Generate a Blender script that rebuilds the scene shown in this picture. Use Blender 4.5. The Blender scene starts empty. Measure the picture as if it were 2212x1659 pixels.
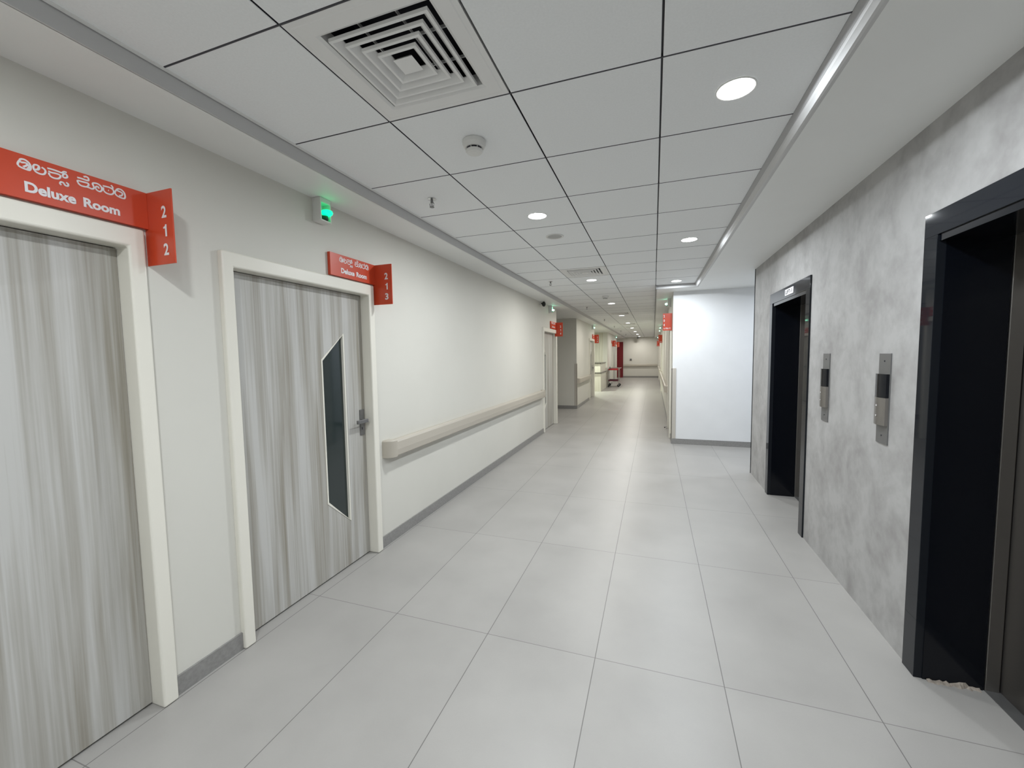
import bpy, bmesh, math, random
from mathutils import Vector, Matrix
random.seed(7)
scene = bpy.context.scene
COL = scene.collection

# ------------------------------------------------------------------ materials
def new_mat(name):
    m = bpy.data.materials.new(name); m.use_nodes = True
    nt = m.node_tree
    return m, nt, nt.nodes['Principled BSDF']

def flat(name, col, rough=0.5, metal=0.0, spec=0.5, emit=None, estr=0.0, noise=0.0, nscale=30.0, bump=0.0):
    m, nt, b = new_mat(name)
    b.inputs['Base Color'].default_value = (*col, 1)
    b.inputs['Roughness'].default_value = rough
    b.inputs['Metallic'].default_value = metal
    b.inputs['Specular IOR Level'].default_value = spec
    if emit:
        b.inputs['Emission Color'].default_value = (*emit, 1)
        b.inputs['Emission Strength'].default_value = estr
    if noise > 0 or bump > 0:
        tc = nt.nodes.new('ShaderNodeTexCoord')
        n = nt.nodes.new('ShaderNodeTexNoise'); n.inputs['Scale'].default_value = nscale
        n.inputs['Detail'].default_value = 4
        nt.links.new(tc.outputs['Object'], n.inputs['Vector'])
        if noise > 0:
            r = nt.nodes.new('ShaderNodeValToRGB')
            r.color_ramp.elements[0].position = 0.3; r.color_ramp.elements[1].position = 0.7
            r.color_ramp.elements[0].color = (*[c * (1 - noise) for c in col], 1)
            r.color_ramp.elements[1].color = (*[min(1, c * (1 + noise)) for c in col], 1)
            nt.links.new(n.outputs['Fac'], r.inputs['Fac'])
            nt.links.new(r.outputs['Color'], b.inputs['Base Color'])
        if bump > 0:
            bp = nt.nodes.new('ShaderNodeBump'); bp.inputs['Strength'].default_value = bump
            bp.inputs['Distance'].default_value = 0.002
            nt.links.new(n.outputs['Fac'], bp.inputs['Height'])
            nt.links.new(bp.outputs['Normal'], b.inputs['Normal'])
    return m

def math_node(nt, op, a, b=None, c=None):
    n = nt.nodes.new('ShaderNodeMath'); n.operation = op
    for i, v in enumerate((a, b, c)):
        if v is None: continue
        if isinstance(v, (int, float)): n.inputs[i].default_value = v
        else: nt.links.new(v, n.inputs[i])
    return n.outputs[0]

FX, FY, FSX, FSY = -2.0737, 2.0336, 0.5999, 1.1825
def floor_mat():
    m, nt, b = new_mat('floor_tile')
    tc = nt.nodes.new('ShaderNodeTexCoord')
    sep = nt.nodes.new('ShaderNodeSeparateXYZ'); nt.links.new(tc.outputs['Object'], sep.inputs[0])
    u = math_node(nt, 'DIVIDE', math_node(nt, 'SUBTRACT', sep.outputs[0], FX), FSX)
    v = math_node(nt, 'DIVIDE', math_node(nt, 'SUBTRACT', sep.outputs[1], FY), FSY)
    def dist(t, s):
        f = math_node(nt, 'FRACT', math_node(nt, 'ADD', t, 0.5))
        return math_node(nt, 'MULTIPLY', math_node(nt, 'ABSOLUTE', math_node(nt, 'SUBTRACT', f, 0.5)), s)
    lx = math_node(nt, 'LESS_THAN', dist(u, FSX), 0.0019)
    ly = math_node(nt, 'LESS_THAN', dist(v, FSY), 0.0018)
    line = math_node(nt, 'MAXIMUM', lx, math_node(nt, 'MULTIPLY', ly, 0.8))
    # per-tile tone
    cmb = nt.nodes.new('ShaderNodeCombineXYZ')
    nt.links.new(math_node(nt, 'FLOOR', u), cmb.inputs[0]); nt.links.new(math_node(nt, 'FLOOR', v), cmb.inputs[1])
    wn = nt.nodes.new('ShaderNodeTexWhiteNoise'); wn.noise_dimensions = '2D'
    nt.links.new(cmb.outputs[0], wn.inputs['Vector'])
    # cloudy mottling
    n1 = nt.nodes.new('ShaderNodeTexNoise'); n1.inputs['Scale'].default_value = 2.3; n1.inputs['Detail'].default_value = 5
    n2 = nt.nodes.new('ShaderNodeTexNoise'); n2.inputs['Scale'].default_value = 190; n2.inputs['Detail'].default_value = 2
    # specks of dirt
    n3 = nt.nodes.new('ShaderNodeTexNoise'); n3.inputs['Scale'].default_value = 9; n3.inputs['Detail'].default_value = 7
    n3.inputs['Roughness'].default_value = 0.75
    for n in (n1, n2, n3): nt.links.new(tc.outputs['Object'], n.inputs['Vector'])
    t = math_node(nt, 'ADD', math_node(nt, 'MULTIPLY', n1.outputs['Fac'], 0.30),
                  math_node(nt, 'ADD', math_node(nt, 'MULTIPLY', n2.outputs['Fac'], 0.05),
                            math_node(nt, 'MULTIPLY', wn.outputs['Value'], 0.035)))
    val = math_node(nt, 'ADD', t, 0.80)
    speck = math_node(nt, 'GREATER_THAN', n3.outputs['Fac'], 0.765)
    val = math_node(nt, 'MULTIPLY', val, math_node(nt, 'SUBTRACT', 1.0, math_node(nt, 'MULTIPLY', speck, 0.3)))
    val = math_node(nt, 'MULTIPLY', val, math_node(nt, 'SUBTRACT', 1.0, math_node(nt, 'MULTIPLY', line, 0.6)))
    mix = nt.nodes.new('ShaderNodeMix'); mix.data_type = 'RGBA'; mix.blend_type = 'MULTIPLY'
    mix.inputs['Factor'].default_value = 1
    mix.inputs['A'].default_value = (0.362, 0.351, 0.336, 1)
    nt.links.new(val, mix.inputs['B'])
    nt.links.new(mix.outputs['Result'], b.inputs['Base Color'])
    r = math_node(nt, 'ADD', 0.29, math_node(nt, 'MULTIPLY', n1.outputs['Fac'], 0.16))
    nt.links.new(r, b.inputs['Roughness'])
    b.inputs['Specular IOR Level'].default_value = 0.36
    return m

def stucco_mat():
    m, nt, b = new_mat('grey_texture_plaster')
    tc = nt.nodes.new('ShaderNodeTexCoord')
    mp = nt.nodes.new('ShaderNodeMapping'); mp.inputs['Scale'].default_value = (1, 1.15, 1.05)
    mp.inputs['Rotation'].default_value = (0.5, 0, 0)
    nt.links.new(tc.outputs['Object'], mp.inputs['Vector'])
    n1 = nt.nodes.new('ShaderNodeTexNoise'); n1.inputs['Scale'].default_value = 3.2; n1.inputs['Detail'].default_value = 6
    n1.inputs['Roughness'].default_value = 0.55; n1.inputs['Distortion'].default_value = 0.5
    n2 = nt.nodes.new('ShaderNodeTexNoise'); n2.inputs['Scale'].default_value = 17; n2.inputs['Detail'].default_value = 5
    nt.links.new(mp.outputs[0], n1.inputs['Vector']); nt.links.new(mp.outputs[0], n2.inputs['Vector'])
    f = math_node(nt, 'ADD', math_node(nt, 'MULTIPLY', n1.outputs['Fac'], 0.74), math_node(nt, 'MULTIPLY', n2.outputs['Fac'], 0.26))
    r = nt.nodes.new('ShaderNodeValToRGB')
    r.color_ramp.elements[0].position = 0.34; r.color_ramp.elements[0].color = (0.29, 0.282, 0.277, 1)
    r.color_ramp.elements[1].position = 0.58; r.color_ramp.elements[1].color = (0.41, 0.405, 0.40, 1)
    nt.links.new(f, r.inputs['Fac']); nt.links.new(r.outputs['Color'], b.inputs['Base Color'])
    bp = nt.nodes.new('ShaderNodeBump'); bp.inputs['Strength'].default_value = 0.25; bp.inputs['Distance'].default_value = 0.003
    nt.links.new(n2.outputs['Fac'], bp.inputs['Height']); nt.links.new(bp.outputs['Normal'], b.inputs['Normal'])
    b.inputs['Roughness'].default_value = 0.62
    return m

def wood_mat(name, c0, c1, ys=14.0, zs=0.55, rough=0.42):
    m, nt, b = new_mat(name)
    tc = nt.nodes.new('ShaderNodeTexCoord')
    mp = nt.nodes.new('ShaderNodeMapping'); mp.inputs['Scale'].default_value = (ys, ys, zs)
    nt.links.new(tc.outputs['Object'], mp.inputs['Vector'])
    n1 = nt.nodes.new('ShaderNodeTexNoise'); n1.inputs['Scale'].default_value = 1.0; n1.inputs['Detail'].default_value = 5
    n1.inputs['Distortion'].default_value = 0.35
    mp2 = nt.nodes.new('ShaderNodeMapping'); mp2.inputs['Scale'].default_value = (ys * 7, ys * 7, zs * 2.2)
    nt.links.new(tc.outputs['Object'], mp2.inputs['Vector'])
    n2 = nt.nodes.new('ShaderNodeTexNoise'); n2.inputs['Scale'].default_value = 1.0; n2.inputs['Detail'].default_value = 3
    nt.links.new(mp.outputs[0], n1.inputs['Vector']); nt.links.new(mp2.outputs[0], n2.inputs['Vector'])
    f = math_node(nt, 'ADD', math_node(nt, 'MULTIPLY', n1.outputs['Fac'], 0.70), math_node(nt, 'MULTIPLY', n2.outputs['Fac'], 0.30))
    r = nt.nodes.new('ShaderNodeValToRGB')
    r.color_ramp.elements[0].position = 0.35; r.color_ramp.elements[0].color = (*c0, 1)
    r.color_ramp.elements[1].position = 0.60; r.color_ramp.elements[1].color = (*c1, 1)
    nt.links.new(f, r.inputs['Fac']); nt.links.new(r.outputs['Color'], b.inputs['Base Color'])
    b.inputs['Roughness'].default_value = rough
    return m

M = dict(
    paint=flat('cream_wall_paint', (0.66, 0.65, 0.60), 0.55, noise=0.015, nscale=2.0, bump=0.06),
    paint_cool=flat('white_wall_paint', (0.78, 0.79, 0.80), 0.6, noise=0.02, nscale=3.0),
    casing=flat('cream_gloss_paint', (0.78, 0.76, 0.685), 0.34),
    tile=flat('ceiling_tile', (0.86, 0.878, 0.885), 0.8, noise=0.02, nscale=120),
    gap=flat('ceiling_grid_gap', (0.05, 0.05, 0.06), 0.6),
    angle=flat('ceiling_wall_angle', (0.40, 0.40, 0.405), 0.5),
    soffit=flat('soffit_paint', (0.82, 0.83, 0.815), 0.5, noise=0.01, nscale=3),
    floor=floor_mat(), stucco=stucco_mat(),
    door=wood_mat('pale_grey_wood_laminate', (0.285, 0.265, 0.222), (0.52, 0.517, 0.50), ys=13),
    lam=wood_mat('cream_wood_laminate', (0.52, 0.50, 0.42), (0.74, 0.72, 0.64), ys=9),
    skirt=flat('grey_skirting_tile', (0.255, 0.25, 0.243), 0.4, noise=0.12, nscale=60),
    rail=flat('beige_vinyl', (0.47, 0.435, 0.375), 0.38),
    guard=flat('beige_corner_vinyl', (0.50, 0.47, 0.42), 0.4),
    red=flat('orange_red_acrylic', (0.58, 0.060, 0.020), 0.32),
    letter=flat('white_vinyl', (0.80, 0.78, 0.80), 0.4),
    steel=flat('brushed_steel', (0.30, 0.285, 0.27), 0.34, metal=0.9),
    dsteel=flat('grey_satin_metal', (0.20, 0.20, 0.20), 0.38, metal=0.6),
    black=flat('black_gloss_panel', (0.004, 0.005, 0.008), 0.12, spec=0.3),
    frameb=flat('charcoal_gloss_frame', (0.013, 0.015, 0.019), 0.035, spec=0.2),
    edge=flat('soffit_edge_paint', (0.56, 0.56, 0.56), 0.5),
    headerb=flat('charcoal_gloss_header', (0.014, 0.016, 0.021), 0.05, spec=0.22),
    liftdoor=flat('brown_steel_door', (0.15, 0.14, 0.13), 0.35, metal=0.7),
    glass=flat('dark_glass', (0.018, 0.028, 0.028), 0.06, spec=0.7),
    white=flat('white_plastic', (0.72, 0.72, 0.70), 0.4),
    slot=flat('dark_slot', (0.012, 0.012, 0.02), 0.7),
    duct=flat('vent_inside', (0.012, 0.012, 0.018), 0.9),
    vent=flat('white_vent_enamel', (0.80, 0.80, 0.79), 0.4),
    chrome=flat('chrome', (0.62, 0.62, 0.62), 0.15, metal=1.0),
    tray=flat('red_tray_enamel', (0.42, 0.02, 0.03), 0.25),
    trayd=flat('dark_red_tray_enamel', (0.10, 0.012, 0.03), 0.3),
    rubber=flat('black_rubber', (0.015, 0.015, 0.015), 0.6),
    reddoor=flat('crimson_door_paint', (0.17, 0.006, 0.012), 0.32),
    granite=flat('dark_counter_stone', (0.05, 0.045, 0.04), 0.2),
    mortar=flat('chipped_mortar', (0.32, 0.28, 0.24), 0.9, noise=0.3, nscale=50, bump=0.6),
    green=flat('green_lens', (0.0, 0.7, 0.25), 0.3, emit=(0.0, 1.0, 0.30), estr=2.2),
    greenglow=flat('overexposed_green_lens', (0.2, 0.8, 0.5), 0.3, emit=(0.35, 1.0, 0.66), estr=6),  # same green lamps, colour paled and strengthened to imitate overexposure
    dkgreen=flat('dark_green_base', (0.0, 0.05, 0.02), 0.5),
    speaker=flat('speaker_grille', (0.44, 0.44, 0.43), 0.6, noise=0.2, nscale=700),
    lens=flat('lamp_lens', (0.9, 0.9, 0.9), 0.4, emit=(1, 1, 1), estr=12.0),
)

M['lens'].cycles.emission_sampling = 'NONE'
# ------------------------------------------------------------------ helpers
def tag(o, label=None, cat=None, group=None, kind=None):
    if label: o['label'] = label
    if cat: o['category'] = cat
    if group: o['group'] = group
    if kind: o['kind'] = kind
    return o

def obj(name, bm, mat, parent=None, bevel=0.0, smooth=False, segs=2):
    me = bpy.data.meshes.new(name)
    bmesh.ops.recalc_face_normals(bm, faces=bm.faces)
    bm.to_mesh(me); bm.free()
    me.materials.append(mat)
    if smooth:
        for p in me.polygons: p.use_smooth = True
    o = bpy.data.objects.new(name, me); COL.objects.link(o)
    if parent: o.parent = parent
    if bevel > 0:
        md = o.modifiers.new('bevel', 'BEVEL'); md.width = bevel; md.segments = segs; md.limit_method = 'ANGLE'
        md.angle_limit = math.radians(40)
        if smooth: md.harden_normals = False
    return o

def empty(name, loc=(0, 0, 0)):
    o = bpy.data.objects.new(name, None); o.location = loc; o.empty_display_size = 0.1
    COL.objects.link(o); return o

def box(bm, x0, x1, y0, y1, z0, z1):
    vs = [bm.verts.new((x, y, z)) for x in (x0, x1) for y in (y0, y1) for z in (z0, z1)]
    for f in ((0, 1, 3, 2), (4, 6, 7, 5), (0, 4, 5, 1), (2, 3, 7, 6), (0, 2, 6, 4), (1, 5, 7, 3)):
        bm.faces.new([vs[i] for i in f])

def B(*boxes):
    bm = bmesh.new()
    for b in boxes: box(bm, *b)
    return bm

def prism(bm, pts, axis, a0, a1):
    """extrude a closed 2D outline along an axis. axis 'x': pts=(y,z); 'y': (x,z); 'z': (x,y)"""
    def P(p, a):
        return {'x': (a, p[0], p[1]), 'y': (p[0], a, p[1]), 'z': (p[0], p[1], a)}[axis]
    v0 = [bm.verts.new(P(p, a0)) for p in pts]; v1 = [bm.verts.new(P(p, a1)) for p in pts]
    n = len(pts)
    bm.faces.new(v0[::-1]); bm.faces.new(v1)
    for i in range(n):
        bm.faces.new((v0[i], v0[(i + 1) % n], v1[(i + 1) % n], v1[i]))

def lathe(bm, prof, c=(0, 0, 0), seg=32, axis='z'):
    """prof: list of (r, h)"""
    def P(r, h, a):
        x, y = r * math.cos(a), r * math.sin(a)
        q = {'z': (x, y, h), 'x': (h, x, y), 'y': (x, h, y)}[axis]
        return (q[0] + c[0], q[1] + c[1], q[2] + c[2])
    rings = []
    for r, h in prof:
        if r < 1e-6: rings.append([bm.verts.new(P(0, h, 0))])
        else: rings.append([bm.verts.new(P(r, h, 2 * math.pi * k / seg)) for k in range(seg)])
    for a, b in zip(rings, rings[1:]):
        if len(a) == 1 and len(b) == 1: continue
        for k in range(seg):
            k2 = (k + 1) % seg
            if len(a) == 1: bm.faces.new((a[0], b[k], b[k2]))
            elif len(b) == 1: bm.faces.new((a[k], b[0], a[k2]))
            else: bm.faces.new((a[k], b[k], b[k2], a[k2]))
    for rr, rev in ((rings[0], True), (rings[-1], False)):
        if len(rr) > 1:
            bm.faces.new(rr[::-1] if rev else rr)

def tube(bm, pts, r, seg=8):
    pts = [Vector(p) for p in pts]
    rings = []
    for i, p in enumerate(pts):
        d = (pts[min(i + 1, len(pts) - 1)] - pts[max(i - 1, 0)]).normalized()
        up = Vector((0, 0, 1)) if abs(d.z) < 0.9 else Vector((1, 0, 0))
        a = d.cross(up).normalized(); b = d.cross(a)
        rings.append([bm.verts.new(p + a * r * math.cos(t) + b * r * math.sin(t)) for t in [2 * math.pi * k / seg for k in range(seg)]])
    for A_, B_ in zip(rings, rings[1:]):
        for k in range(seg):
            bm.faces.new((A_[k], B_[k], B_[(k + 1) % seg], A_[(k + 1) % seg]))
    bm.faces.new(rings[0][::-1]); bm.faces.new(rings[-1])

def kids(o): return [c for c in bpy.data.objects if c.parent == o]
def copy_tree(o, loc=None, parent=None):
    c = o.copy(); COL.objects.link(c); c.parent = parent
    if loc is not None: c.location = loc
    for k in kids(o):
        copy_tree(k, None, c)
    return c

def struct(name, bm, mat, label=None, cat=None, bevel=0.0, **kw):
    o = obj(name, bm, mat, bevel=bevel, **kw)
    return tag(o, label, cat, kind='structure')

# ------------------------------------------------------------------ room shell
XL, XLIFT, XR, YF = -2.10, 1.20, 0.305, 28.3
ZS, ZC = 2.605, 2.666
YB = -3.6
struct('floor', B((-6.0, 4.2, YB, YF + 0.3, -0.12, 0.0)), M['floor'], 'pale grey rectangular floor tiles running down the whole corridor', 'floor')

DH = 2.045   # door opening height
def wall_run(y0, y1, openings, x0, x1, mat, name, label, zt=2.85):
    bm = bmesh.new(); y = y0
    for a, b, h in openings:
        box(bm, x0, x1, y, a, 0, zt); box(bm, x0, x1, a, b, h, zt); y = b
    box(bm, x0, x1, y, y1, 0, zt)
    return struct(name, bm, mat, label, 'wall')
# doors on the left: (outer near, outer far) of the casing
DL = [(-0.01, 1.185), (1.515, 2.71), (7.93, 9.125), (14.15, 15.35), (22.55, 25.0)]
op = [(a + 0.05, b - 0.05, DH + 0.01) for a, b in DL]
wall_run(YB, 9.19, op[:3], XL - 0.2, XL, M['paint'], 'wall_left', 'long cream painted wall on the left with the near three doors')
wall_run(11.75, 15.5, op[3:4], XL - 0.2, XL, M['paint'], 'wall_left_middle', 'cream wall on the left just past the side passage')
wall_run(20.0, 25.12, op[4:], XL - 0.2, XL, M['paint'], 'wall_left_far', 'cream wall on the left beyond the wood panelled counter')
struct('wall_passage', B((-6.0, XL - 0.2, 11.75, 11.95, 0, 2.85), (-6.0, XL - 0.2, 8.99, 9.19, 0, 2.85), (-6.2, -6.0, 8.99, 11.95, 0, 2.85)), M['paint'], 'shaded walls of the side passage on the left', 'wall')
struct('wall_alcove', B((-4.4, XL - 0.2, 20.0, 20.15, 0, 2.85), (-4.4, XL - 0.2, 15.35, 15.5, 0, 2.85), (-4.55, -4.4, 15.35, 20.15, 0, 2.85)), M['lam'], 'pale wood laminate walls of the reception alcove', 'wall')
struct('wall_far', B((-4.5, 1.2, YF, YF + 0.2, 0, 2.85), (-4.5, XL - 0.2, 24.97, 25.12, 0, 2.85), (-4.6, -4.5, 24.97, YF + 0.2, 0, 2.85)), M['paint'], 'cream wall closing the far end of the corridor', 'wall')
struct('wall_back', B((-2.3, 4.2, YB - 0.2, YB, 0, 2.85)), M['paint'], 'wall behind the viewpoint', 'wall')
# right hand wall of the corridor with door openings
DR = [(8.0, 9.13), (17.01, 18.15), (25.1, 26.3)]
bm = bmesh.new(); y = 7.56
for a, b in DR:
    box(bm, XR, XR + 0.2, y, a + 0.05, 0, 2.85); box(bm, XR, XR + 0.2, a + 0.05, b - 0.05, DH + 0.01, 2.85); y = b - 0.05
box(bm, XR, XR + 0.2, y, YF, 0, 2.85)
struct('wall_right', bm, M['paint'], 'cream corridor wall on the right receding beyond the lift lobby', 'wall')
struct('wall_lobby', B((XR, 4.2, 7.54, 7.56, 0, 2.85), (XR + 0.2, 4.2, 7.56, 7.74, 0, 2.85), (4.0, 4.2, 5.94, 7.54, 0, 2.85), (XLIFT + 0.25, 4.2, 5.79, 5.94, 0, 2.85)), M['paint_cool'],
       'short bright white wall facing the lift lobby', 'wall')
# lift wall with two openings and deep recesses
LIFTS = [(1.265, 2.475), (3.955, 5.165)]
LW = 0.095
bm = bmesh.new(); y = YB
for a, b in LIFTS:
    box(bm, XLIFT, XLIFT + 0.25, y, a + 0.02, 0, 2.85); box(bm, XLIFT, XLIFT + 0.25, a + 0.02, b - 0.02, 2.17, 2.85); y = b - 0.02
box(bm, XLIFT, XLIFT + 0.25, y, 5.94, 0, 2.85)
struct('wall_lift', bm, M['stucco'], 'mottled grey plaster wall on the right holding both lifts', 'wall')
struct('wall_liftshaft', B((1.72, 1.85, YB, 5.79, 0, 2.85)), M['gap'], 'dark shaft wall behind the lift doors', 'wall')
struct('trim_1', B((XLIFT - 0.006, XLIFT + 0.03, 5.935, 5.95, 0, ZS)), M['frameb'], 'thin dark edge strip at the end of the grey lift wall', 'trim')

# ceiling: tile field + soffits
bm = bmesh.new()
YC0, SP = 1.105, 0.6
cols = [(-1.767, -1.18), (-1.18, -0.58), (-0.58, 0.02), (0.02, 0.602)]
VENT = {(1, 0), (1, 7), (1, 17), (1, 24), (1, 27)}
gapm = bmesh.new()
rows = range(-8, 46)
for c, (x0, x1) in enumerate(cols):
    for r in rows:
        y0, y1 = YC0 + r * SP, YC0 + (r + 1) * SP
        if c == 3 and y1 > 7.11: continue
        if y0 < YB - 0.4 or y0 > YF: continue
        if (c, r) in VENT: continue
        y1 = min(y1, YF)
        gx0 = 0.0038 if c > 0 else 0.0
        gx1 = 0.0038 if c < 3 else 0.0
        g = 0.0027
        xa, xb, ya, yb = x0 + gx0, x1 - gx1, y0 + g, y1 - g
        bv = 0.002
        v = [bm.verts.new(p) for p in ((xa + bv, ya + bv, ZC), (xb - bv, ya + bv, ZC), (xb - bv, yb - bv, ZC), (xa + bv, yb - bv, ZC),
                                       (xa, ya, ZC + bv), (xb, ya, ZC + bv), (xb, yb, ZC + bv), (xa, yb, ZC + bv),
                                       (xa, ya, ZC + .012), (xb, ya, ZC + .012), (xb, yb, ZC + .012), (xa, yb, ZC + .012))]
        bm.faces.new(v[0:4]); bm.faces.new(v[8:12])
        for k in range(4):
            k2 = (k + 1) % 4
            bm.faces.new((v[k], v[k2], v[4 + k2], v[4 + k])); bm.faces.new((v[4 + k], v[4 + k2], v[8 + k2], v[8 + k])).material_index = 1
struct('ceiling', bm, M['tile'], 'square white ceiling tiles in a dark grooved grid', 'ceiling').data.materials.append(M['gap'])
# backing plate above the tiles, open over the vents
for c, (x0, x1) in enumerate(cols):
    y = YB - 0.4
    yend = 7.11 if c == 3 else YF
    for (vc, vr) in sorted(VENT):
        if vc != c: continue
        box(gapm, x0, x1, y, YC0 + vr * SP, ZC + 0.0125, ZC + 0.03); y = YC0 + (vr + 1) * SP
    box(gapm, x0, x1, y, yend, ZC + 0.0125, ZC + 0.03)
for r in rows:
    y = YC0 + r * SP
    if y < YB or y > YF: continue
    box(gapm, -1.767, 0.602 if y < 7.0 else 0.02, y - 0.0027, y + 0.0027, ZC - 0.0006, ZC + 0.0126)
struct('ceiling_grid', gapm, M['gap'], 'dark grid lines between the ceiling tiles', 'ceiling')
bm = bmesh.new()
ZT = ZC + 0.2
def sof(x0, x1, y0, y1): box(bm, x0, x1, y0, y1, ZS, ZT)
sof(-2.32, -1.785, YB - 0.4, 9.19); sof(-6.2, -1.785, 9.19, 11.75); sof(-2.32, -1.785, 11.75, 15.5)
sof(-4.6, -1.785, 15.5, 20.0); sof(-2.32, -1.785, 20.0, 25.12); sof(-4.6, -1.785, 25.12, YF)
sof(0.655, 1.5, YB - 0.4, 7.105); sof(1.5, 4.2, 5.79, 7.105)
sof(0.655, 4.2, 7.105, 7.7); sof(0.04, 0.655, 7.155, 7.7); sof(0.04, 0.5, 7.7, YF)
struct('ceiling_soffit', bm, M['soffit'], 'smooth white lowered ceiling border along the walls', 'ceiling')
bm = bmesh.new()
prism(bm, [(-1.7715, ZC + .01), (-1.7715, ZC - .004), (-1.777, ZS), (-1.787, ZS), (-1.787, ZC + .01)], 'y', YB - 0.4, YF)
struct('trim_5', bm, M['edge'], 'soft grey step along the left edge of the tiled ceiling', 'trim')
bm = bmesh.new()
prism(bm, [(0.602, ZC + .01), (0.602, ZC - .002), (0.612, ZC - .034), (0.66, ZC - .034), (0.66, ZC + .01)], 'y', YB - 0.4, 7.105)
prism(bm, [(7.105, ZC + .01), (7.105, ZC - .002), (7.115, ZC - .034), (7.16, ZC - .034), (7.16, ZC + .01)], 'x', 0.02, 0.66)
prism(bm, [(0.02, ZC + .01), (0.02, ZC - .028), (0.028, ZS), (0.06, ZS + .002), (0.06, ZC + .01)], 'y', 7.105, YF)
struct('trim_2', bm, M['angle'], 'grey metal edge around the tiled ceiling field', 'trim')
bm = bmesh.new()
prism(bm, [(0.613, ZC - .034), (0.618, ZC - .044), (0.632, ZS + .002), (0.642, ZS), (0.70, ZS + .002), (0.70, ZC - .034)], 'y', YB - 0.4, 7.12)
prism(bm, [(7.116, ZC - .034), (7.121, ZC - .046), (7.131, ZS + .003), (7.143, ZS), (7.2, ZS + .002), (7.2, ZC - .034)], 'x', 0.03, 0.70)
struct('trim_3', bm, M['edge'], 'rounded white lip under the right edge of the tiled ceiling', 'trim')
struct('trim_4', B((-1.7675, -1.748, YB - 0.4, YF, ZC - 0.0015, ZC + 0.002)), M['vent'], 'pale flat metal flange along the left edge of the ceiling tiles', 'trim')

# skirtings
def skirt(name, boxes, label):
    struct(name, B(*boxes), M['skirt'], label, 'skirting', bevel=0.0)
sk = []
edges = [YB] + [e for d in DL[:3] for e in d] + [9.19]
for i in range(0, len(edges), 2): sk.append((XL, XL + 0.011, edges[i], edges[i + 1], 0, 0.092))
sk += [(XL, XL + 0.011, 11.75, 14.15, 0, 0.092), (XL, XL + 0.011, 15.35, 15.5, 0, 0.092), (XL, XL + 0.011, 20.0, 22.55, 0, 0.092), (-6.0, XL + 0.011, 11.739, 11.75, 0, 0.092)]
skirt('baseboard_left', sk, 'grey tile skirting along the left wall')
skirt('baseboard_right', [(XR - 0.011, XR, 7.529, 8.0, 0, 0.092), (XR - 0.011, XR, 9.13, 17.01, 0, 0.092), (XR - 0.011, XR, 18.15, 25.1, 0, 0.092), (XR - 0.011, XR, 26.3, YF, 0, 0.092)],
      'grey skirting along the right corridor wall')
skirt('baseboard_lobby', [(XR, 4.0, 7.529, 7.54, 0, 0.092)], 'grey skirting under the bright white lobby wall')
skirt('baseboard_far', [(-1.94, XR - 0.011, YF - 0.011, YF, 0, 0.10)], 'grey skirting under the far end wall')

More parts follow.
